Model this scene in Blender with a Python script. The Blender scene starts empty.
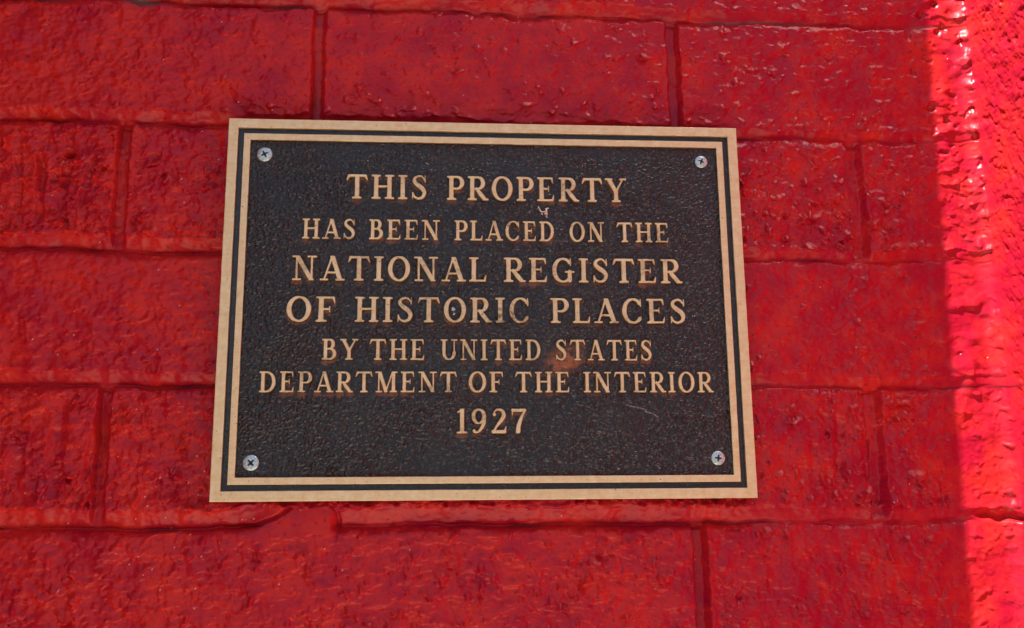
import bpy, math, random
import numpy as np
from mathutils import Matrix, Vector
random.seed(7); rng = np.random.default_rng(11)
sc = bpy.context.scene
COL = sc.collection
MM = 0.001
# world axes: X to the right along the wall, Z up, -Y towards the viewer.
# The polished face of the plaque rim lies on Y = 0; the brick faces lie on Y = +7 mm.

# ------------------------------------------------------------------ camera
def rot(a, b, c):
    return Matrix.Rotation(c, 3, 'Z') @ Matrix.Rotation(b, 3, 'Y') @ Matrix.Rotation(a, 3, 'X')
RW = rot(-0.20880591, 0.07262266, -0.00588293)
cam_d = bpy.data.cameras.new('camera'); cam = bpy.data.objects.new('camera', cam_d); COL.objects.link(cam)
inv = RW.transposed()
pos = -(inv @ Vector((-0.01153957, 0.0048074, -0.48156182)))
W2 = Matrix(((1, 0, 0), (0, 0, -1), (0, 1, 0)))          # (x, up, out) -> world (x, -out, up)
cam.matrix_world = Matrix.Translation(W2 @ pos) @ (W2 @ inv).to_4x4()
cam_d.sensor_fit = 'HORIZONTAL'; cam_d.sensor_width = 36.0; cam_d.lens = 36.0 * 1000 / 1024
cam_d.clip_start = 0.01; cam_d.clip_end = 500
sc.camera = cam

# ------------------------------------------------------------------ light
AZ = math.radians(51)      # how far left of the wall's normal the sun stands
EL = math.radians(61)      # sun elevation
sun_dir = Vector((math.sin(AZ) * math.cos(EL), math.cos(AZ) * math.cos(EL), -math.sin(EL)))   # travel
sd = bpy.data.lights.new('sun', 'SUN'); sd.energy = 4.2; sd.angle = math.radians(0.1); sd.color = (1, .955, .89)
so = bpy.data.objects.new('sun', sd); COL.objects.link(so)
so.rotation_euler = sun_dir.to_track_quat('-Z', 'Y').to_euler()
w = bpy.data.worlds.new('World'); sc.world = w; w.use_nodes = True
wn = w.node_tree.nodes; wn.clear()
sky = wn.new('ShaderNodeTexSky'); sky.sky_type = 'NISHITA'; sky.sun_disc = False
sky.sun_elevation = EL
# towards the sun = -sun_dir ; Blender: rotation 0 = +Y, clockwise positive
sky.sun_rotation = math.atan2(-sun_dir.x, -sun_dir.y)
bg = wn.new('ShaderNodeBackground'); bg.inputs[1].default_value = 0.05
wo = wn.new('ShaderNodeOutputWorld')
w.node_tree.links.new(sky.outputs[0], bg.inputs[0]); w.node_tree.links.new(bg.outputs[0], wo.inputs[0])
sc.view_settings.view_transform = 'Standard'; sc.view_settings.look = 'None'
sc.view_settings.exposure = 1.5; sc.view_settings.gamma = 1.0

# ------------------------------------------------------------------ helpers
def tag(o, label=None, cat=None, group=None, kind=None):
    if label: o['label'] = label
    if cat: o['category'] = cat
    if group: o['group'] = group
    if kind: o['kind'] = kind
    return o

def mesh_np(name, V, F, mat, parent=None, smooth=True, attrs=None):
    """V (n,3) metres, F (m,4) indices"""
    me = bpy.data.meshes.new(name)
    V = np.asarray(V, np.float32); F = np.asarray(F, np.int32)
    me.vertices.add(len(V)); me.vertices.foreach_set('co', V.ravel())
    me.loops.add(F.size); me.loops.foreach_set('vertex_index', F.ravel())
    me.polygons.add(len(F)); k = F.shape[1]
    me.polygons.foreach_set('loop_start', np.arange(0, F.size, k, dtype=np.int32))
    me.polygons.foreach_set('loop_total', np.full(len(F), k, np.int32))
    me.update(calc_edges=True); me.validate()
    me.polygons.foreach_set('use_smooth', np.full(len(me.polygons), smooth))
    for an, av in (attrs or {}).items():
        a = me.attributes.new(an, 'FLOAT', 'POINT'); a.data.foreach_set('value', np.asarray(av, np.float32).ravel())
    me.materials.append(mat)
    o = bpy.data.objects.new(name, me); COL.objects.link(o); o.parent = parent
    return o

def grid_faces(nx, nz):
    i = np.arange(nx - 1)[None, :]; j = np.arange(nz - 1)[:, None]
    a = j * nx + i
    return np.stack([a, a + 1, a + nx + 1, a + nx], -1).reshape(-1, 4)     # normal -Y when x right, z up

def sstep(a, b, x):
    t = np.clip((x - a) / (b - a), 0, 1); return t * t * (3 - 2 * t)

def pn(x, z, seed=0):
    """2-D gradient noise, range about -1..1"""
    xi = np.floor(x).astype(np.int64); zi = np.floor(z).astype(np.int64)
    fx = x - xi; fz = z - zi
    def g(ix, iz):
        h = (ix * 374761393 + iz * 668265263 + seed * 974634777) & 0xffffffff
        h = ((h ^ (h >> 13)) * 1274126177) & 0xffffffff
        h = h ^ (h >> 16)
        a = (h & 0xffff) / 65536.0 * 2 * np.pi
        return np.cos(a), np.sin(a)
    u = fx * fx * fx * (fx * (fx * 6 - 15) + 10); v = fz * fz * fz * (fz * (fz * 6 - 15) + 10)
    def d(dx, dz):
        gx, gz = g(xi + dx, zi + dz); return gx * (fx - dx) + gz * (fz - dz)
    a = d(0, 0) * (1 - u) + d(1, 0) * u; b = d(0, 1) * (1 - u) + d(1, 1) * u
    return (a * (1 - v) + b * v) * 1.5

def segd(X, Z, pts):
    D = np.full(X.shape, 99.)
    for a, b in zip(pts[:-1], pts[1:]):
        dx, dz = b[0] - a[0], b[1] - a[1]; t = np.clip(((X - a[0]) * dx + (Z - a[1]) * dz) / (dx * dx + dz * dz), 0, 1)
        D = np.minimum(D, np.hypot(X - a[0] - t * dx, Z - a[1] - t * dz))
    return D
def fbm(x, z, s, octs=4, seed=0, gain=.5):
    r = 0; a = 1; f = 1 / s
    for o in range(octs):
        r = r + a * pn(x * f + 13.7 * o, z * f - 7.1 * o, seed + o); a *= gain; f *= 2.03
    return r

def nodes(name):
    m = bpy.data.materials.new(name); m.use_nodes = True
    nt = m.node_tree; b = nt.nodes['Principled BSDF']
    return m, nt, b
def N(nt, t, **kw):
    n = nt.nodes.new(t)
    for k, v in kw.items(): setattr(n, k, v)
    return n
def ramp(nt, src, p0, p1, c0=(0, 0, 0, 1), c1=(1, 1, 1, 1)):
    r = N(nt, 'ShaderNodeValToRGB'); r.color_ramp.elements[0].position = p0; r.color_ramp.elements[1].position = p1
    r.color_ramp.elements[0].color = c0; r.color_ramp.elements[1].color = c1
    nt.links.new(src, r.inputs[0]); return r.outputs[0]
def mix(nt, f, a, b):
    m = N(nt, 'ShaderNodeMix', data_type='RGBA')
    for s, i in ((f, 0), (a, 6), (b, 7)):
        if isinstance(s, (tuple, float, int)): m.inputs[i].default_value = s
        else: nt.links.new(s, m.inputs[i])
    return m.outputs[2]
def noise(nt, scale, detail=3, rough=.5, vec=None):
    n = N(nt, 'ShaderNodeTexNoise'); n.inputs['Scale'].default_value = scale
    n.inputs['Detail'].default_value = detail; n.inputs['Roughness'].default_value = rough
    if vec is None:
        tc = N(nt, 'ShaderNodeTexCoord'); vec = tc.outputs['Object']
    nt.links.new(vec, n.inputs['Vector']); return n.outputs[0]
def attr(nt, name):
    a = N(nt, 'ShaderNodeAttribute', attribute_name=name); return a.outputs['Fac']

# ------------------------------------------------------------------ materials
def paint_mat():
    m, nt, b = nodes('glossy_red_paint')
    n1 = noise(nt, 55, 5, .6); n2 = noise(nt, 420, 3)
    # two coats of slightly different red, crimson over orange red; crimson also paints in purple shade, mostly rightwards
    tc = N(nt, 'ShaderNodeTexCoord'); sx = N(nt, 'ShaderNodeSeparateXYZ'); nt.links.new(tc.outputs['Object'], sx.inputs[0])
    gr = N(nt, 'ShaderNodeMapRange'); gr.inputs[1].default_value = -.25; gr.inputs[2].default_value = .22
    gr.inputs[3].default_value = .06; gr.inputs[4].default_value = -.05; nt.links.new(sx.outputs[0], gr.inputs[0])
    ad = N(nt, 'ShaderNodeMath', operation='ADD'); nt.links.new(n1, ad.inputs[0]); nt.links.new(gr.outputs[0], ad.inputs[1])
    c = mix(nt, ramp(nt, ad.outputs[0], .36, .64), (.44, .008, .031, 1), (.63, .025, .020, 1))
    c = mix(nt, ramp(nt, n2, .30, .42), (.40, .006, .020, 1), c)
    c = mix(nt, attr(nt, 'bare'), c, (.17, .12, .10, 1))
    c = mix(nt, attr(nt, 'speck'), c, (.85, .78, .74, 1))
    c = mix(nt, attr(nt, 'joint_dark'), c, (.10, .006, .012, 1))
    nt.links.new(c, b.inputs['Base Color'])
    rr = N(nt, 'ShaderNodeMapRange'); rr.inputs[3].default_value = .24; rr.inputs[4].default_value = .42
    nt.links.new(n1, rr.inputs[0]); nt.links.new(rr.outputs[0], b.inputs['Roughness'])
    b.inputs['Specular IOR Level'].default_value = .27
    bp = N(nt, 'ShaderNodeBump'); bp.inputs['Strength'].default_value = .35; bp.inputs['Distance'].default_value = .0002
    n3 = noise(nt, 700, 4, .6); nt.links.new(n3, bp.inputs['Height']); nt.links.new(bp.outputs[0], b.inputs['Normal'])
    return m
M_paint = paint_mat()

def bronze_mat(name, ang):
    m, nt, b = nodes(name)
    tc = N(nt, 'ShaderNodeTexCoord'); mp = N(nt, 'ShaderNodeMapping'); mp.inputs['Scale'].default_value = (60, 60, 1100) if ang else (1100, 60, 60)
    nt.links.new(tc.outputs['Object'], mp.inputs['Vector'])
    lines = noise(nt, 1.0, 2, .5, mp.outputs[0])
    blot = noise(nt, 240, 4, .65); pits = noise(nt, 900, 2)
    c = mix(nt, ramp(nt, blot, .35, .7), (.88, .72, .34, 1), (1.0, .94, .56, 1))
    c = mix(nt, ramp(nt, lines, .38, .62), mix(nt, .93, (.30, .20, .08, 1), c), c)
    c = mix(nt, ramp(nt, pits, .27, .31), (.10, .06, .03, 1), c)
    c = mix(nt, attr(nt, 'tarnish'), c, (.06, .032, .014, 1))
    nt.links.new(c, b.inputs['Base Color'])
    b.inputs['Metallic'].default_value = .12; b.inputs['Roughness'].default_value = .34
    bp = N(nt, 'ShaderNodeBump'); bp.inputs['Strength'].default_value = .25; bp.inputs['Distance'].default_value = .0001
    nt.links.new(lines, bp.inputs['Height']); nt.links.new(bp.outputs[0], b.inputs['Normal'])
    return m
M_rim = bronze_mat('brushed_bronze_rim', True)
M_letter = bronze_mat('brushed_bronze_lettering', False)

def plate_mat():
    m, nt, b = nodes('leather_grain_dark_bronze')
    n1 = noise(nt, 30, 4); n2 = noise(nt, 600, 3)
    c = mix(nt, ramp(nt, n1, .35, .65), (.011, .014, .012, 1), (.021, .025, .022, 1))
    c = mix(nt, ramp(nt, n2, .54, .68), c, (.085, .080, .070, 1))  # pale flecks put into the colour as glints on the grain
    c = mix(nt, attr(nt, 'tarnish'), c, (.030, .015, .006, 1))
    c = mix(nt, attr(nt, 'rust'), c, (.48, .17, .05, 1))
    c = mix(nt, attr(nt, 'scratch'), c, (.45, .42, .36, 1))
    nt.links.new(c, b.inputs['Base Color'])
    b.inputs['Roughness'].default_value = .28; b.inputs['Metallic'].default_value = .0; b.inputs['Specular IOR Level'].default_value = .6
    bp = N(nt, 'ShaderNodeBump'); bp.inputs['Strength'].default_value = .5; bp.inputs['Distance'].default_value = .00015
    nt.links.new(noise(nt, 1500, 3), bp.inputs['Height']); nt.links.new(bp.outputs[0], b.inputs['Normal'])
    return m
M_plate = plate_mat()

def simple(name, col, rough=.5, metal=0, nscale=200, var=.15, bump=.0):
    m, nt, b = nodes(name)
    n1 = noise(nt, nscale, 4)
    c = mix(nt, ramp(nt, n1, .35, .65), tuple(v * (1 - var) for v in col) + (1,), tuple(min(1, v * (1 + var)) for v in col) + (1,))
    nt.links.new(c, b.inputs['Base Color']); b.inputs['Roughness'].default_value = rough; b.inputs['Metallic'].default_value = metal
    if bump:
        bp = N(nt, 'ShaderNodeBump'); bp.inputs['Strength'].default_value = .6; bp.inputs['Distance'].default_value = bump
        nt.links.new(n1, bp.inputs['Height']); nt.links.new(bp.outputs[0], b.inputs['Normal'])
    return m
M_ground = simple('sunlit_concrete', (.68, .59, .44), .85, 0, 6, .15, .002)
def screw_mat():
    m, nt, b = nodes('zinc_screw')
    n1 = noise(nt, 900, 3)
    c = mix(nt, ramp(nt, n1, .40, .60), (.42, .66, .66, 1), (.70, .98, .96, 1))
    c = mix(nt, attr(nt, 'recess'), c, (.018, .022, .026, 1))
    nt.links.new(c, b.inputs['Base Color']); b.inputs['Metallic'].default_value = .35; b.inputs['Roughness'].default_value = .35
    return m
M_screw = screw_mat()
M_wisp = simple('dusty_fibre', (.85, .80, .66), .8, 0, 900)
M_drop = simple('pale_dried_paint', (.62, .74, .78), .4, 0, 900)

# ------------------------------------------------------------------ the setting
def box_mesh(name, x0, x1, y0, y1, z0, z1, mat, shear=0.0, parent=None):
    V = [(x + shear * z, y, z) for z in (z0, z1) for (x, y) in ((x0, y0), (x1, y0), (x1, y1), (x0, y1))]
    F = [(0, 3, 2, 1), (4, 5, 6, 7), (0, 1, 5, 4), (1, 2, 6, 5), (2, 3, 7, 6), (3, 0, 4, 7)]
    return mesh_np(name, V, F, mat, parent, smooth=False)
M_road = simple('added_dark_asphalt', (.045, .045, .048), .9, 0, 40, .2, .003)  # added out of view, dark so less light comes from the horizon
gx = np.linspace(-60, 60, 61); gz = np.linspace(-80, 20, 51)
GX, GZ = np.meshgrid(gx, gz)
g = mesh_np('ground', np.stack([GX, GZ, np.full_like(GX, -1.40)], -1).reshape(-1, 3), grid_faces(61, 51), M_road, smooth=False)
g['kind'] = 'structure'
g = box_mesh('pavement', -40, 40, -1.35, .02, -1.38, -1.25, M_ground); g['kind'] = 'structure'  # unseen; its depth is cut to steer bounce light upwards

# ------------------------------------------------------------------ brick wall
def coords(fine0, fine1, step, lo, hi, cap=25):
    f = np.arange(fine0, fine1, step)
    a = []; x = fine0; s = step
    while x > lo: s = min(s * 1.12, cap); x -= s; a.append(x)
    b = []; x = f[-1]; s = step
    while x < hi: s = min(s * 1.12, cap); x += s; b.append(x)
    return np.concatenate([a[::-1], f, b])
FOLD = 260.0; TURN = math.radians(84); RAD = 11.0
U1 = coords(-275, 345, .42, -430, 600, 1.6)
Z1 = coords(-178, 192, .42, -1300, 1500)
U, Z = np.meshgrid(U1, Z1)

def wall_height(U, Z):
    inr = (U > FOLD)
    wob = 1.2 * pn(U / 60, Z / 400, 3) + .8 * pn(U / 14, Z / 90, 4) + .28 * pn(U / 4.5, Z / 60, 2)
    wob = wob + 1.3 + np.clip((Z + 100) / 200, 0, 1.3) * (.6 - .007 * U)
    # joints: dark lines at z = 91.3 + 65.5 k
    P = 65.6; z0 = 91.2
    k = np.floor((Z - wob - z0) / P + .5)             # nearest joint
    s = (Z - wob) - (z0 + k * P)                       # signed distance above it
    s = s + .95 * fbm(U * .7, Z, 7, 3, 5) * sstep(0.0, 3, np.abs(s)) + .12 * pn(U / 3, Z / 3, 6)
    row = np.floor((Z - wob - z0) / P)                 # row of bricks (0 = the one above the plaque's top joint)
    bk = np.select([k == 1, k == 0, k == -1, k == -2, k == -3], [6.5, 5.2, 6.2, 6.8, 8.2], 5.5)
    bandw = bk * (1 - .3 * sstep(110, 160, U)) + 1.6 * pn(U / 45, k * 7.3, 8) + .8 * pn(U / 9, k * 3.1, 9)
    dep = (5.0 + 1.8 * pn(U / 40, k * 5.7, 10)) * (1 - .45 * sstep(100, 150, U)) * (1 - .9 * sstep(224, 242, U))
    # struck joint: leans from the upper brick down into a recess, then the lip of the brick below
    up = np.clip(s / bandw, 0, 1)
    mortar = -dep * (1 - up ** .85) - .7 * np.exp(-((s - .35) / .5) ** 2) * np.clip(.5 + pn(U / 18, k * 3.3, 18), 0, 1)
    mortar = np.where(s > bandw, -.0, mortar)
    edge = .5 * np.exp(-((s - bandw - 1.6) / 1.7) ** 2) * (s > bandw)     # squeezed-out lip above the joint
    wl = np.clip(4.6 + 2.6 * pn(U / 26, k * 9.1, 17), 1.4, 6)
    lip = -1.0 * np.exp(s / 6.0) - (dep - .8) * np.clip(1 + s / wl, 0, 1) ** 1.1
    H = np.where(s >= 0, mortar + edge, lip)
    onbrick = np.where(s >= 0, sstep(bandw * .8, bandw + 2.5, s), 1 - sstep(-3, -.2, s))
    # head joints
    half = np.mod(row, 2)
    BL = 184.3
    x0 = np.where(half == 0, -88.5, 4.5) + np.where(row == 0, 2.5, 0) + np.where(row == -4, 4.5, 0)
    wx = .7 * pn(U / 200, Z / 22, 12) + .3 * pn(U / 90, Z / 6, 13)
    kx = np.round((U - wx - x0) / BL); t = (U - wx) - (x0 + kx * BL) + .5 * fbm(U, Z, 7, 2, 15); t = (t - np.where(row == -1, 2.5, 1.5) * sstep(120, 140, U)) / (1 + .3 * sstep(110, 150, U))
    strength = np.clip(.95 + .5 * pn(kx * 3.3 + row * 5.1, Z / 40, 14), .72, 1.5)
    strength = strength * (1 - sstep(222, 240, U)) * (row < 1)
    strength = np.where((row == -3) & (kx == 0), 0, strength); strength = np.where((row == -4) & (kx == 0), 0, strength)
    hj = -(5.2 * strength) * (sstep(-3.6, -2.0, t) * (1 - sstep(1.6, 4.4, t)))
    hj = hj - .25 * strength * np.exp(-((t + 1.9) / .7) ** 2) + .5 * strength * np.exp(-((t - 4.6) / 1.6) ** 2)
    H = H + np.where(s >= 0, hj * np.clip(sstep(0, bandw + 1, s), .0, 1), hj * (1 - sstep(-2.5, 0, s)))
    onbrick = onbrick * (1 - .8 * np.exp(-(t / 3.2) ** 2) * (strength > 0))
    # rough, paint-filled brick texture
    q = 1.4 * pn(U / 11, Z / 9, 20); q2 = 1.4 * pn(U / 10, Z / 9, 21)
    Ux = U + q * .6; Zx = Z + q2 * .6
    lum = fbm(Ux * .75, Zx, 7.5, 3, 30, .55)                 # soft lumps, longer than high
    fine = fbm(Ux * .8, Zx, 2.3, 3, 33, .6)
    patch = sstep(-.25, .55, fbm(U, Z, 15, 2, 36))     # rough patches between smoother paint
    lens = np.clip(fbm(Ux * .72, Zx, 4.4, 2, 40) - .26, 0, 1) ** .75
    pit = np.clip(-fbm(Ux, Zx, 6.5, 2, 50) - .40, 0, 1)
    coarse = fbm(U * .6, Z, 16, 3, 60)
    # roughness per row of bricks as the photograph shows
    rowr = {1: .55, 0: .62, -1: 1.25, -2: .62, -3: 1.15, -4: .95}
    R = np.full_like(U, .9)
    for kk, vv in rowr.items(): R = np.where(row == kk, vv, R)
    R = R * (1 + .45 * pn(U / 42, Z / 30, 70)); R = np.clip(R, .25, 2)
    edgezone = np.where(s >= 0, np.exp(-np.clip(s - bandw, 0, 50) / 9), 0)
    R = R * (1 + .55 * edgezone)
    sunny = sstep(212, 236, U) * sstep(-100, -20, Z)
    Rq = R * (.45 + .9 * patch)
    B = .95 * lum + .24 * fine * Rq + 3.0 * lens * np.clip(Rq, 0, 1.4) - 2.6 * pit * np.clip(Rq - .3, 0, 2) + .8 * coarse
    B = B * (1 - .74 * sstep(210, 234, U)) 
    H = H + onbrick * (B * np.sqrt(R)) + (1 - onbrick) * (.10 * lum + .12 * coarse)
    # raked vertical scoring on the left ends of two rows
    def scoring(cx, hw, zc, hh, amp, per):
        m = np.exp(-((U - cx) / hw) ** 4) * np.exp(-((Z - zc) / hh) ** 4)
        ph = (U + 2.0 * pn(U / 30, Z / 25, 80)) / per
        return -amp * m * np.clip(np.sin(ph * 2 * np.pi) - .1, 0, 1) ** .7 * (.6 + .8 * pn(U / 8, Z / 12, 81))
    H = H + scoring(-212, 22, 62, 19, 5.0, 11) + scoring(-200, 30, -68, 20, 3.4, 17) + scoring(178, 20, -72, 17, 3.0, 13)
    # sag of thick paint and bigger knobs on the sunny strip
    kn = np.clip(fbm(U * .8, Z, 11, 2, 90) + .1, 0, 1)
    pk = np.clip(-fbm(U, Z, 8, 2, 95) - .35, 0, 1)
    H = H + sunny * (1.5 * kn - 3.4 * pk * sstep(20, 100, Z)) 
    low = sstep(212, 236, U) * (1 - sstep(-100, -60, Z))
    H = H + low * (.5 * fbm(U * .5, Z, 22, 2, 97))
    # one broken slanting crack in the low sunlit brick
    cr = np.exp(-((Z + 101 + .12 * (U - 240) + 3 * pn(U / 9, Z * 0, 99)) / 1.8) ** 2) * sstep(236, 243, U)
    H = H - 3.2 * cr
    # curved crack where the joint below the plaque has been filled in
    c1 = np.exp(-(segd(U, Z, [(-122, -104.6), (-108, -103.2), (-98, -99.6), (-92, -95.5)]) / .8) ** 2)
    fill = sstep(-112, -100, U - (Z + 101) * 1.2) * (1 - sstep(-74, -70, U)) * np.exp(-((Z + 103) / 8.5) ** 4)
    H = H * (1 - .92 * fill) + fill * (.35 + .25 * lum) - 2.2 * c1
    c2 = np.exp(-(segd(U, Z, [(-73, -94.5), (-70.5, -97), (-69.6, -101), (-69.8, -107), (-71.5, -113)]) / .85) ** 2)
    H = H - 1.6 * c2 * sstep(-113, -104, Z)
    # return wall: long streaks running along it
    st = fbm(U * .8 + Z * .25, Z * .35 - U * .1, 3.0, 3, 110)
    H = np.where(inr, H * .35, H) + sstep(FOLD - 2, FOLD + 10, U) * (.42 * st + .15 * lens - .9 * np.clip(fbm(U * .5 + Z * .2, Z * .33, 1.7, 2, 112) - .2, 0, 1))
    return H, s, onbrick, k

H, S, ONB, K = wall_height(U, Z)
# plan profile: straight wall, then a rounded inner corner towards the viewer
arc = RAD * TURN
v = U - (FOLD - RAD * math.tan(TURN / 2))
th = np.clip(v / RAD, 0, TURN)
px = np.where(v < 0, U, (FOLD - RAD * math.tan(TURN / 2)) + RAD * np.sin(th) + np.clip(v - arc, 0, None) * math.cos(TURN))
po = np.where(v < 0, 0, RAD * (1 - np.cos(th)) + np.clip(v - arc, 0, None) * math.sin(TURN))   # out towards viewer
nxn = -np.sin(th); non = np.cos(th)
WY = 9.0
Hs = np.clip(H, -1, 2.5)
X = px + nxn * H; OUT = po + non * H
ZZ = Z - .85 * Hs * ONB                                  # lumps of paint sag downwards
spk = rng.random(U.shape)
spots = [(-146, -104), (-150, 8), (-148, -85), (-160, -112), (-134, 66), (-100, -118), (60, 10), (-205, -15)]
dens = sum(np.exp(-(((U - a) / 30) ** 2 + ((Z - b) / 20) ** 2)) for a, b in spots)
speck = (spk < .00005 + .0006 * dens).astype(np.float32)
bare = np.exp(-(((U + 176) / 12) ** 2 + ((Z - 159.5 + .1 * (U + 176)) / 3.4) ** 2)) * (1 + .8 * pn(U / 3, Z / 2, 120))
bare = np.clip(sstep(.3, .7, bare) * .85 + .55 * sstep(.1, .5, pn(U / 40, Z / 5, 122)) * (np.abs(S) < .9) * (K == 1), 0, 1)
joint_dark = np.clip(.75 * sstep(.25, .6, pn(U / 30, Z / 9, 125)) * np.exp(-((S + .1) / .7) ** 2), 0, 1)  # darker patches along the joint line
V = np.stack([X, WY - OUT, ZZ], -1).reshape(-1, 3) * MM
wall = mesh_np('brick_wall', V, grid_faces(len(U1), len(Z1)), M_paint, None, True, {'speck': speck, 'bare': bare, 'joint_dark': joint_dark})
tag(wall, 'brick wall under thick glossy red paint, sunlit strip along its right edge', 'wall')

# added, unseen pier that throws the shade (left of the picture); its outer corner leans by two degrees
XE = -.38
hh = (.2265 - XE) / math.tan(AZ)
lean = math.tan(math.radians(1.55))
# shadow x on the wall at height z: XE + lean*(z + drop) + hh*tan(AZ) -> wanted .2350 at z = 0
drop = math.hypot(hh, hh * math.tan(AZ)) * math.tan(EL)
xe0 = (.2350 - hh * math.tan(AZ)) - lean * drop
blocker = box_mesh('shade_blocker', xe0 - .45, xe0, -hh + .009, .02, -1.25, 2.2, M_paint, lean)
tag(blocker, 'added unseen red painted pier standing out from the wall, left of the bronze plaque', 'blocker')

# ------------------------------------------------------------------ lettering
TH, TK, SR = .037, .088, .034            # hair, stem and serif half widths (cap height = 1)
def st(pts, w): 
    pts = np.array(pts, float); w = np.full(len(pts), w, float) if np.isscalar(w) else np.array(w, float); return (pts, w)
def arcs(cx, cy, rx, ry, a0, a1, thick=TK, thin=TH, n=22, ex=1.3):
    a = np.radians(np.linspace(a0, a1, n))
    return (np.stack([cx + rx * np.cos(a), cy + ry * np.sin(a)], 1), thin + (thick - thin) * np.abs(np.cos(a)) ** ex)
def spl(pts, ws, n=8):
    P = np.array(pts, float); Wd = np.array(ws, float); P = np.vstack([2 * P[0] - P[1], P, 2 * P[-1] - P[-2]]); Wd = np.concatenate([[Wd[0]], Wd, [Wd[-1]]])
    o = []; ow = []
    for i in range(1, len(P) - 2):
        for t in np.linspace(0, 1, n, endpoint=False):
            o.append(.5 * ((2 * P[i]) + (P[i + 1] - P[i - 1]) * t + (2 * P[i - 1] - 5 * P[i] + 4 * P[i + 1] - P[i + 2]) * t * t + (3 * P[i] - P[i - 1] - 3 * P[i + 1] + P[i + 2]) * t ** 3))
            ow.append(Wd[i] * (1 - t) + Wd[i + 1] * t)
    o.append(P[-2]); ow.append(Wd[-2]); return (np.array(o), np.array(ow))
def sb(x, l=.155, r=.155): return [st([(x - l, SR), (x + r, SR)], SR), st([(x - .06, .09), (x - .11, .05)], [.035, .02]), st([(x + .06, .09), (x + .11, .05)], [.035, .02])]
def stp(x, l=.155, r=.155): return [st([(x - l, 1 - SR), (x + r, 1 - SR)], SR), st([(x - .06, .91), (x - .11, .95)], [.035, .02]), st([(x + .06, .91), (x + .11, .95)], [.035, .02])]
def V_(x, w=TK, y0=0, y1=1): return [st([(x, y0), (x, y1)], w)]
def G():
    g = {}
    g['I'] = (.38, V_(.19) + sb(.19) + stp(.19))
    g['H'] = (.92, V_(.19) + V_(.73) + sb(.19) + stp(.19) + sb(.73) + stp(.73) + [st([(.19, .52), (.73, .52)], TH)])
    g['T'] = (.84, V_(.42) + sb(.42) + [st([(.08, .955), (.76, .955)], .045), spl([(.09, .965), (.06, .88), (.01, .77)], [.045, .045, .02]), spl([(.75, .965), (.78, .88), (.83, .77)], [.045, .045, .02])])
    bowl = [st([(.17, .962), (.40, .962)], TH), arcs(.40, .715, .225, .247, 90, -90), st([(.17, .468), (.40, .468)], TH)]
    g['P'] = (.70, V_(.18) + sb(.18, .15, .17) + stp(.18, .15, .1) + bowl)
    g['R'] = (.82, V_(.18) + sb(.18) + stp(.18, .15, .1) + bowl + [spl([(.36, .47), (.52, .26), (.70, .03)], [.06, .085, .075]), st([(.66, SR), (.82, SR)], SR)])
    g['O'] = (.88, [arcs(.44, .5, .345, .475, 0, 360, n=44)])
    ear = lambda x, y, s: spl([(x, y), (x + .02, y - s * .09), (x + .045, y - s * .2)], [.045, .038, .018])
    g['E'] = (.74, V_(.18) + sb(.18, .15, .1) + stp(.18, .15, .1) + [st([(.18, .962), (.62, .962)], TH), ear(.61, .955, 1), st([(.18, .52), (.46, .52)], TH), st([(.475, .42), (.475, .62)], [.022, .022]), st([(.18, .038), (.64, .038)], TH), ear(.64, .045, -1)])
    g['F'] = (.70, V_(.18) + sb(.18, .15, .17) + stp(.18, .15, .1) + [st([(.18, .962), (.62, .962)], TH), ear(.61, .955, 1), st([(.18, .50), (.46, .50)], TH), st([(.475, .40), (.475, .60)], [.022, .022])])
    g['L'] = (.70, V_(.18) + sb(.18, .15, .1) + stp(.18) + [st([(.18, .038), (.62, .038)], TH), ear(.61, .045, -1)])
    g['Y'] = (.84, [st([(.11, 1), (.42, .44)], TK * .95), st([(.73, 1), (.43, .44)], TH)] + V_(.42, TK, 0, .47) + sb(.42) + [st([(.0, 1 - SR), (.26, 1 - SR)], SR), st([(.60, 1 - SR), (.84, 1 - SR)], SR)])
    g['A'] = (.90, [st([(.44, 1.02), (.13, 0)], TH), st([(.44, .99), (.76, 0)], TK), st([(.22, .32), (.64, .32)], TH), st([(.0, SR), (.27, SR)], SR), st([(.60, SR), (.90, SR)], SR)])
    g['N'] = (.94, V_(.17, TH + .004) + V_(.75, TH + .004) + [st([(.17, 1), (.75, 0)], TK)] + [st([(.02, 1 - SR), (.22, 1 - SR)], SR), st([(.04, SR), (.32, SR)], SR), st([(.60, 1 - SR), (.90, 1 - SR)], SR)])
    g['B'] = (.76, V_(.18) + sb(.18, .15, .1) + stp(.18, .15, .1) + [st([(.17, .962), (.36, .962)], TH), arcs(.36, .745, .19, .217, 90, -90), st([(.17, .528), (.40, .528)], TH), arcs(.38, .283, .245, .245, 90, -90), st([(.17, .038), (.38, .038)], TH)])
    g['D'] = (.86, V_(.18) + sb(.18, .15, .1) + stp(.18, .15, .1) + [st([(.17, .962), (.36, .962)], TH), arcs(.36, .5, .36, .462, 90, -90, n=30), st([(.17, .038), (.36, .038)], TH)])
    g['C'] = (.82, [arcs(.44, .5, .345, .475, 42, 318, n=36), st([(.735, .98), (.735, .70)], [.02, .028]), spl([(.69, .19), (.74, .26)], [.03, .018])])
    g['G'] = (.90, [arcs(.44, .5, .345, .475, 42, 308, n=36), st([(.735, .98), (.735, .70)], [.02, .028]), st([(.70, .08), (.70, .43)], TK * .9), st([(.54, .43), (.86, .43)], SR)])
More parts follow.
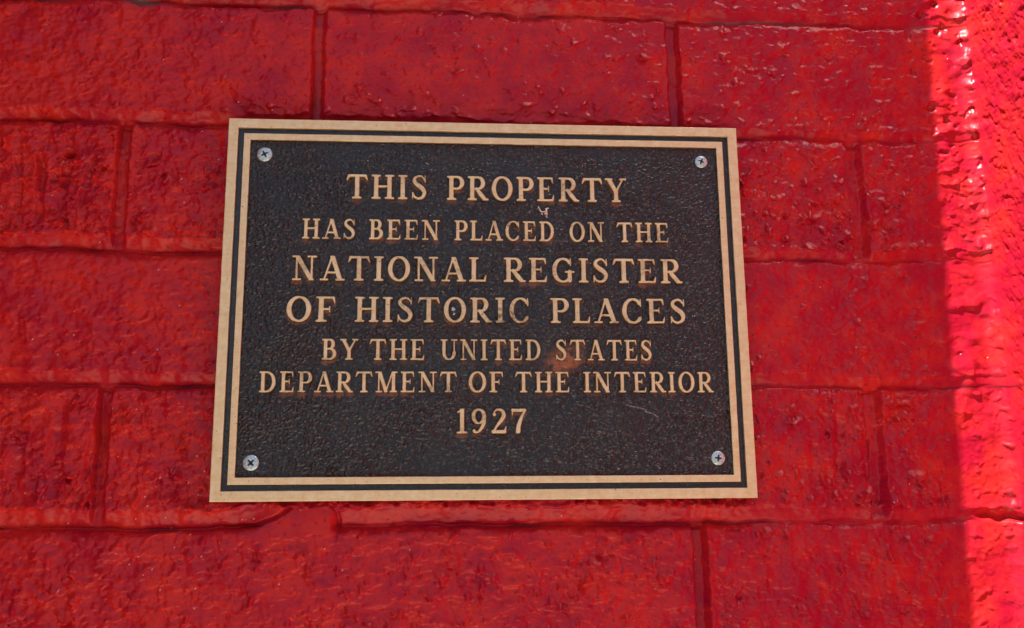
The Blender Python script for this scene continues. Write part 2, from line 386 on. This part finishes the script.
    g['M'] = (1.12, V_(.17, TH + .004) + V_(.91, TK) + [st([(.20, 1), (.53, .06)], TK), st([(.86, 1), (.54, .06)], TH)] + [st([(.02, 1 - SR), (.24, 1 - SR)], SR), st([(.04, SR), (.31, SR)], SR), st([(.85, 1 - SR), (1.08, 1 - SR)], SR)] + sb(.91))
    g['U'] = (.90, V_(.19, TK, .33, 1) + stp(.19) + [arcs(.465, .35, .275, .315, 180, 360, n=24)] + V_(.74, TH, .35, 1) + [st([(.60, 1 - SR), (.88, 1 - SR)], SR)])
    g['S'] = (.66, [spl([(.54, .80), (.43, .94), (.30, .965), (.15, .88), (.13, .73), (.28, .58), (.44, .46), (.53, .29), (.47, .11), (.30, .035), (.14, .10), (.06, .25)],
                        [.03, .036, .04, .06, .075, .088, .088, .08, .06, .042, .036, .03]), st([(.56, .97), (.56, .73)], [.02, .03]), st([(.06, .27), (.055, .03)], [.03, .02])])
    g['1'] = (.46, V_(.25) + sb(.25, .19, .19) + [st([(.24, .95), (.08, .86)], [.05, .03])])
    g['9'] = (.68, [arcs(.32, .69, .22, .275, 0, 360, thick=.08, n=30), spl([(.55, .70), (.54, .45), (.43, .20), (.28, .06), (.13, .05)], [.08, .08, .065, .045, .03]), st([(.13, .10), (.13, .10)], .065)])
    g['2'] = (.66, [st([(.13, .77), (.13, .77)], .075), spl([(.10, .80), (.18, .93), (.32, .965), (.48, .88), (.51, .72), (.42, .53), (.24, .30), (.10, .08)], [.03, .035, .042, .07, .085, .08, .05, .04]), st([(.07, .065), (.56, .065)], .065), st([(.56, .08), (.61, .27)], [.05, .02])])
    g['7'] = (.64, [st([(.07, .935), (.58, .935)], .06), st([(.07, .96), (.05, .74)], [.045, .02]), spl([(.58, .93), (.42, .60), (.32, .32), (.29, .07)], [.045, .065, .085, .095])])
    return g
GL = G()
def glyph_sdf(strokes, X, Y, clampy):
    D = np.full(X.shape, 9.0)
    for pts, ws in strokes:
        for i in range(len(pts) - 1):
            a, b = pts[i], pts[i + 1]; d = b - a; L = float(d @ d)
            t = np.clip(((X - a[0]) * d[0] + (Y - a[1]) * d[1]) / L, 0, 1) if L > 1e-9 else 0
            D = np.minimum(D, np.hypot(X - a[0] - t * d[0], Y - a[1] - t * d[1]) - (ws[i] * (1 - t) + ws[i + 1] * t))
    if clampy: D = np.maximum(D, np.maximum(-Y, Y - 1))
    return D

# words with their left and right ends (mm on the plaque), cap top and baseline (mm)
LINES = [('THIS PROPERTY', [('THIS', -68.92, -29.52), ('PROPERTY', -19.96, 69.12)], 64.9, 52.6),
         ('HAS BEEN PLACED ON THE', [('HAS', -89.67, -64.04), ('BEEN', -57.61, -23.28), ('PLACED', -16.22, 33.11), ('ON', 40.29, 57.68), ('THE', 63.92, 89.98)], 42.0, 32.0),
         ('NATIONAL REGISTER', [('NATIONAL', -93.74, -0.43), ('REGISTER', 7.83, 95.38)], 23.4, 11.3),
         ('OF HISTORIC PLACES', [('OF', -95.84, -72.53), ('HISTORIC', -63.62, 20.25), ('PLACES', 30.29, 97.0)], 3.3, -8.9),
         ('BY THE UNITED STATES', [('BY', -78.56, -61.83), ('THE', -56.2, -30.05), ('UNITED', -22.76, 25.53), ('STATES', 32.28, 79.39)], -17.2, -27.2),
         ('DEPARTMENT OF THE INTERIOR', [('DEPARTMENT', -107.0, -15.04), ('OF', -9.41, 7.27), ('THE', 12.89, 38.94), ('INTERIOR', 45.53, 108.31)], -32.8, -42.6),
         ('1927', [('1927', -15.28, 17.9)], -50.4, -62.0)]
REC = -1.5                 # plate level behind the rim face (mm)
TOPZ = -.25                # face of the letters
plaque = bpy.data.objects.new('memorial_plaque', None); COL.objects.link(plaque); plaque.location = (0, 0, 0)
tag(plaque, 'rectangular dark bronze plaque with gold double rim and raised lettering, screwed to the red bricks', 'plaque')

# plate grid (also collects the patina that creeps out round the letters)
PX = np.arange(-117, 117.01, .33); PZ = np.arange(-83, 83.01, .33)
GXp, GZp = np.meshgrid(PX, PZ)
LD = np.full(GXp.shape, 9.0)          # mm distance to nearest lettering
LDlow = np.full(GXp.shape, 9.0)       # the same, shifted: dirt below each letter

def line_mesh(text, words, top, base):
    h = top - base; step = .125; Vs = []; Fs = []; T = []; off = 0
    for word, x0, x1 in words:
        gap = .16
        adv = [GL[c][0] for c in word]; tot = sum(adv) + gap * (len(word) - 1)
        sx = (x1 - x0) / tot
        x = x0
        for c, a in zip(word, adv):
            wmm = a * sx
            xs = np.arange(x - .8, x + wmm + .8, step); zs = np.arange(base - .8, top + .8, step)
            XX, ZZ_ = np.meshgrid(xs, zs)
            clamp = c not in 'OCGS9'
            gx_, gy_ = (XX - x) / sx, (ZZ_ - base) / h
            gx_ = gx_ + .006 * pn(XX / 2.1, ZZ_ / 2.3, 7); gy_ = gy_ + .006 * pn(XX / 2.3, ZZ_ / 2.0, 9)
            D = glyph_sdf(GL[c][1], gx_, gy_, clamp) * .5 * (h + sx)
            D = D - .13
            H_ = REC - .35 + (TOPZ - REC + .35) * (1 - sstep(-.26, .17, D)) + .03 * pn(XX / 1.3, ZZ_ / 1.3, 5)
            keep = D < .24
            kc = keep[:-1, :-1] | keep[1:, :-1] | keep[:-1, 1:] | keep[1:, 1:]
            F_ = grid_faces(len(xs), len(zs))[kc.ravel()]
            used, invi = np.unique(F_, return_inverse=True)
            Vv = np.stack([XX, -H_, ZZ_], -1).reshape(-1, 3)[used] * MM
            Vs.append(Vv); Fs.append(invi.reshape(-1, 4) + off); off += len(Vv)
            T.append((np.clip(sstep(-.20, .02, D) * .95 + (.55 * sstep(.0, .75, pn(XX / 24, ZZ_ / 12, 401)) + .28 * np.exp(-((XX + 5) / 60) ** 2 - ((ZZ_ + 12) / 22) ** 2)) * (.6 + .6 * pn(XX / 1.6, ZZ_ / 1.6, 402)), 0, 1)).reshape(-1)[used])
            # patina on the plate
            i0, i1 = np.searchsorted(PX, [x - 3, x + wmm + 3]); j0, j1 = np.searchsorted(PZ, [base - 4, top + 3])
            sub = (slice(j0, j1), slice(i0, i1))
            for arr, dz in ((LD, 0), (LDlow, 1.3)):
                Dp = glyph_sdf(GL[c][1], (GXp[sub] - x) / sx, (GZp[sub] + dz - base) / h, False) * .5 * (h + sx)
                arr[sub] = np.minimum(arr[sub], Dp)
            x += wmm + gap * sx
    o = mesh_np('raised_lettering', np.concatenate(Vs), np.concatenate(Fs), M_letter, plaque, True, {'tarnish': np.concatenate(T)})
    o['label'] = 'raised gold line of letters reading ' + text
for L in LINES: line_mesh(*L)

# dark plate with hammered leather grain
def leather(X, Z):
    q = 1.2 * pn(X / 5, Z / 5, 201); r = 1.2 * pn(X / 5, Z / 5, 202)
    a = np.clip(pn((X + q) / 1.25, (Z + r) / 1.0, 203) + .25, 0, 1); b = np.abs(pn((X - r) / 1.9, (Z + q) / 1.5, 204))
    return .42 * sstep(0, .8, a) + .22 * sstep(0, .5, b) + .15 * pn(X / 14, Z / 14, 205)
amp = 1.25 + .5 * pn(GXp / 35, GZp / 22, 206)
amp = amp * (.35 + .65 * sstep(.2, 2.0, LD))
HP = REC - .28 + leather(GXp, GZp) * amp
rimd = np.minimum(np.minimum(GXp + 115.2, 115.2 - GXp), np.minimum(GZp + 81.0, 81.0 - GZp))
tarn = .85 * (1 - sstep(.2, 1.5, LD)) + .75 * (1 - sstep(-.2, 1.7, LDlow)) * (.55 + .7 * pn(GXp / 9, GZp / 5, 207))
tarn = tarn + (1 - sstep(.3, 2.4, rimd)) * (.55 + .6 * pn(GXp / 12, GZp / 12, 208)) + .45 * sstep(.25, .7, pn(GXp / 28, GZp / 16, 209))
rust = np.exp(-(((GXp - 36.5 - .3 * (GZp + 27)) / 6.5) ** 2 + ((GZp + 27) / 5) ** 2)) * (1.2 + 1.6 * pn(GXp / 3.5, GZp / 2.2, 210))
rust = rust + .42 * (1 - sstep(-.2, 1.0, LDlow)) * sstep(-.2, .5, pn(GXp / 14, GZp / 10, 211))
scr = segd(GXp, GZp, [(66, -48.6), (69, -49.4), (73, -50.2), (75.5, -50.9)])
scr = np.minimum(scr, segd(GXp, GZp, [(75, -51.6), (79, -53), (81, -54.4)]))
scratch = (1 - sstep(.1, .42, scr)) * (.55 + .5 * pn(GXp / 1.5, GZp / 1.5, 212))
dots = rng.random(GXp.shape) < .00012
scratch = np.clip(scratch + dots * .7, 0, 1)
HP = HP
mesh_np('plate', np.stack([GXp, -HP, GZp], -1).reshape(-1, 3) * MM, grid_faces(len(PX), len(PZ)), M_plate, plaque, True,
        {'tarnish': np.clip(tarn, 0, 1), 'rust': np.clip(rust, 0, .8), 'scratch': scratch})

# rims: swept, softly rounded rectangular sections
def rim(name, ox, oz, wx, h0, h1, r, seed):
    prof = [(0, h0), (0, h1 - r), (r * .3, h1 - r * .3), (r, h1), (wx - r, h1), (wx - r * .3, h1 - r * .3), (wx, h1 - r), (wx, h0)]
    ts = np.concatenate([np.linspace(-1, 1, 90)[:-1]])
    loops = []
    path = [(a, 1.0, 'x') for a in ts] + [(1.0, -b, 'z') for b in ts] + [(-a, -1.0, 'x') for a in ts] + [(-1.0, b, 'z') for b in ts]
    Vv = []; T = []
    for i, (a, b, q) in enumerate(path):
        for j, (d, h) in enumerate(prof):
            hx, hz = ox - d, oz - d
            X_, Z_ = a * hx, b * hz
            jit = .10 * float(pn(np.array(X_ / 7. + seed), np.array(Z_ / 7.), 300 + j)) if 0 < j < 7 else 0
            if q == 'x': Z_ += jit * (0 if abs(a) == 1 else 1)
            else: X_ += jit * (0 if abs(b) == 1 else 1)
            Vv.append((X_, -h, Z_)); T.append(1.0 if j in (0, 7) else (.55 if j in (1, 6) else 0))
    n = len(path); m = len(prof); Ff = []
    for i in range(n):
        for j in range(m - 1):
            a = i * m + j; b = ((i + 1) % n) * m + j
            Ff.append((a, a + 1, b + 1, b))
    return mesh_np(name, np.array(Vv) * MM, Ff, M_rim, plaque, False, {'tarnish': T})
rim('outer_rim', 127.0, 92.8, 4.8, -6.0, 0, .35, 0)
rim('inner_rim', 119.4, 85.2, 3.3, REC - .5, -.05, .3, 9)
# floor of the groove and the sides of the casting
box_mesh('back_slab', -.1262, .1262, .0021, .0064, -.0920, .0920, M_plate, 0, plaque)
# groove floor (rough dark bronze)
gx1 = np.arange(-123.5, 123.6, .45); gz1 = np.arange(-89.3, 89.4, .45); A, Bz = np.meshgrid(gx1, gz1)
Hg = REC - .25 + .4 * leather(A * 1.3, Bz * 1.3)
Fg = grid_faces(len(gx1), len(gz1)); cxy = np.stack([A, Bz], -1).reshape(-1, 2)[Fg].mean(1)
Fg = Fg[(np.abs(cxy[:, 0]) > 116) | (np.abs(cxy[:, 1]) > 82)]
used, invi = np.unique(Fg, return_inverse=True)
mesh_np('groove', (np.stack([A, -Hg, Bz], -1).reshape(-1, 3)[used]) * MM, invi.reshape(-1, 4), M_plate, plaque, True,
        {'tarnish': np.clip(.5 + .6 * pn(A / 10, Bz / 10, 220), 0, 1).reshape(-1)[used], 'rust': np.zeros(len(used)), 'scratch': np.zeros(len(used))})

# ------------------------------------------------------------------ screws
def screw_mesh():
    r = 3.65; n = 96
    rr = np.linspace(0, 1, 34); aa = np.linspace(0, 2 * np.pi, n, endpoint=False)
    V = []; T = []
    for q in rr:
        for a in aa:
            x, z = r * q * math.cos(a), r * q * math.sin(a)
            h = 1.35 * math.sqrt(max(0, 1 - (q * .97) ** 2)) ** .9
            wv = .42 + .10 * (1.9 - min(abs(x), abs(z)))
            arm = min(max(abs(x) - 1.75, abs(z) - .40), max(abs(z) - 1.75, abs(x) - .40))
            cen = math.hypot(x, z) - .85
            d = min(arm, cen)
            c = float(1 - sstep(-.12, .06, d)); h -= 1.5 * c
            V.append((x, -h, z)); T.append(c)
    F = []
    for i in range(len(rr) - 1):
        for k in range(n):
            F.append((i * n + k, i * n + (k + 1) % n, (i + 1) * n + (k + 1) % n, (i + 1) * n + k))
    return V, F, T
Vv, Ff, T = screw_mesh()
s0 = None
LB = ['zinc cross-head screw with paint specks in the top left corner', 'zinc cross-head screw with half filled recess in the top right corner',
      'zinc cross-head screw with a clear black cross in the bottom left corner', 'zinc cross-head screw with a small dark recess in the bottom right corner']
for i, (x, z, a, s) in enumerate([(-109.2, 74.7, 62, 1.0), (108.3, 74.7, 20, .88), (-109.3, -75.2, 45, 1.0), (109.2, -74.0, 8, .92)]):
    if s0 is None: o = s0 = mesh_np('screw', np.array(Vv) * MM, Ff, M_screw, plaque, True, {'recess': T})
    else: o = s0.copy(); COL.objects.link(o); o.parent = plaque
    o.location = (x * MM, -(REC - .1) * MM, z * MM); o.rotation_euler = (0, math.radians(a), 0); o.scale = (s, 1, s)
    o['label'] = LB[i]; o['group'] = 'screws holding the plaque'

# ------------------------------------------------------------------ tiny debris stuck to the plaque
def tube(pts, r, n=5):
    pts = [Vector(p) for p in pts]; V = []; F = []
    for i, p in enumerate(pts):
        d = (pts[min(i + 1, len(pts) - 1)] - pts[max(i - 1, 0)]).normalized()
        a = d.cross(Vector((0, 1, 0.01))).normalized(); b = d.cross(a)
        for k in range(n):
            t = 2 * math.pi * k / n; V.append(p + (a * math.cos(t) + b * math.sin(t)) * r)
        if i:
            for k in range(n):
                F.append(((i - 1) * n + k, (i - 1) * n + (k + 1) % n, i * n + (k + 1) % n, i * n + k))
    return V, F
V = []; F = []
segs = [[(25.2, 49.8), (25.9, 48.2), (26.4, 47.6)], [(25.8, 47.8), (27.2, 47.0), (28.6, 47.4), (29.2, 48.3)], [(28.6, 48.6), (29.4, 48.9), (30.4, 49.1)],
        [(29.4, 48.8), (29.3, 47.2), (29.5, 45.4)], [(28.6, 47.0), (28.3, 45.8)], [(28.2, 46.4), (29.6, 46.0)], [(26.6, 46.4), (27.3, 45.6)], [(28.8, 45.2), (29.4, 44.2)]]
for sg in segs:
    a, b = tube([(x * MM, (1.15 - .2 * math.sin(i * 2)) * MM, z * MM) for i, (x, z) in enumerate(sg)], .30 * MM)
    o_ = len(V); V += [tuple(q) for q in a]; F += [tuple(i + o_ for i in f) for f in b]
o = mesh_np('debris', V, F, M_wisp, None, True); tag(o, 'tiny pale scrap of fibres caught on the plaque below the word property', 'debris')
def blob(cx, cz, rx, rz, h):
    n = 14; V = [(cx, (-REC - h) , cz)]; F = []
    rings = [(.5, .85), (.85, .45), (1.0, -.2)]
    for (q, hq) in rings:
        for k in range(n):
            a = 2 * math.pi * k / n; j = 1 + .12 * math.sin(3 * a + cx); V.append((cx + rx * q * j * math.cos(a), -REC - h * hq, cz + rz * q * j * math.sin(a)))
    for k in range(n): F.append((0, 1 + k, 1 + (k + 1) % n, 1 + (k + 1) % n))
    for r in range(2):
        for k in range(n): F.append((1 + r * n + k, 1 + (r + 1) * n + k, 1 + (r + 1) * n + (k + 1) % n, 1 + r * n + (k + 1) % n))
    return V, F
V = []; F = []
for b in [(-16.7, -2.2, .95, .95, .8), (-16.4, -4.4, .55, .9, .5)]:
    a, f = blob(*b); o_ = len(V); V += a; F += [tuple(i + o_ for i in q) for q in f]
V = [tuple(c * MM for c in q) for q in V]
me = bpy.data.meshes.new('paint_drop'); me.from_pydata(V, [], [tuple(dict.fromkeys(f)) for f in F]); me.polygons.foreach_set('use_smooth', [True] * len(me.polygons)); me.materials.append(M_drop)
o = bpy.data.objects.new('paint_drop', me); COL.objects.link(o)
tag(o, 'tiny pale blue drop stuck inside the letter O of the word historic', 'drop')
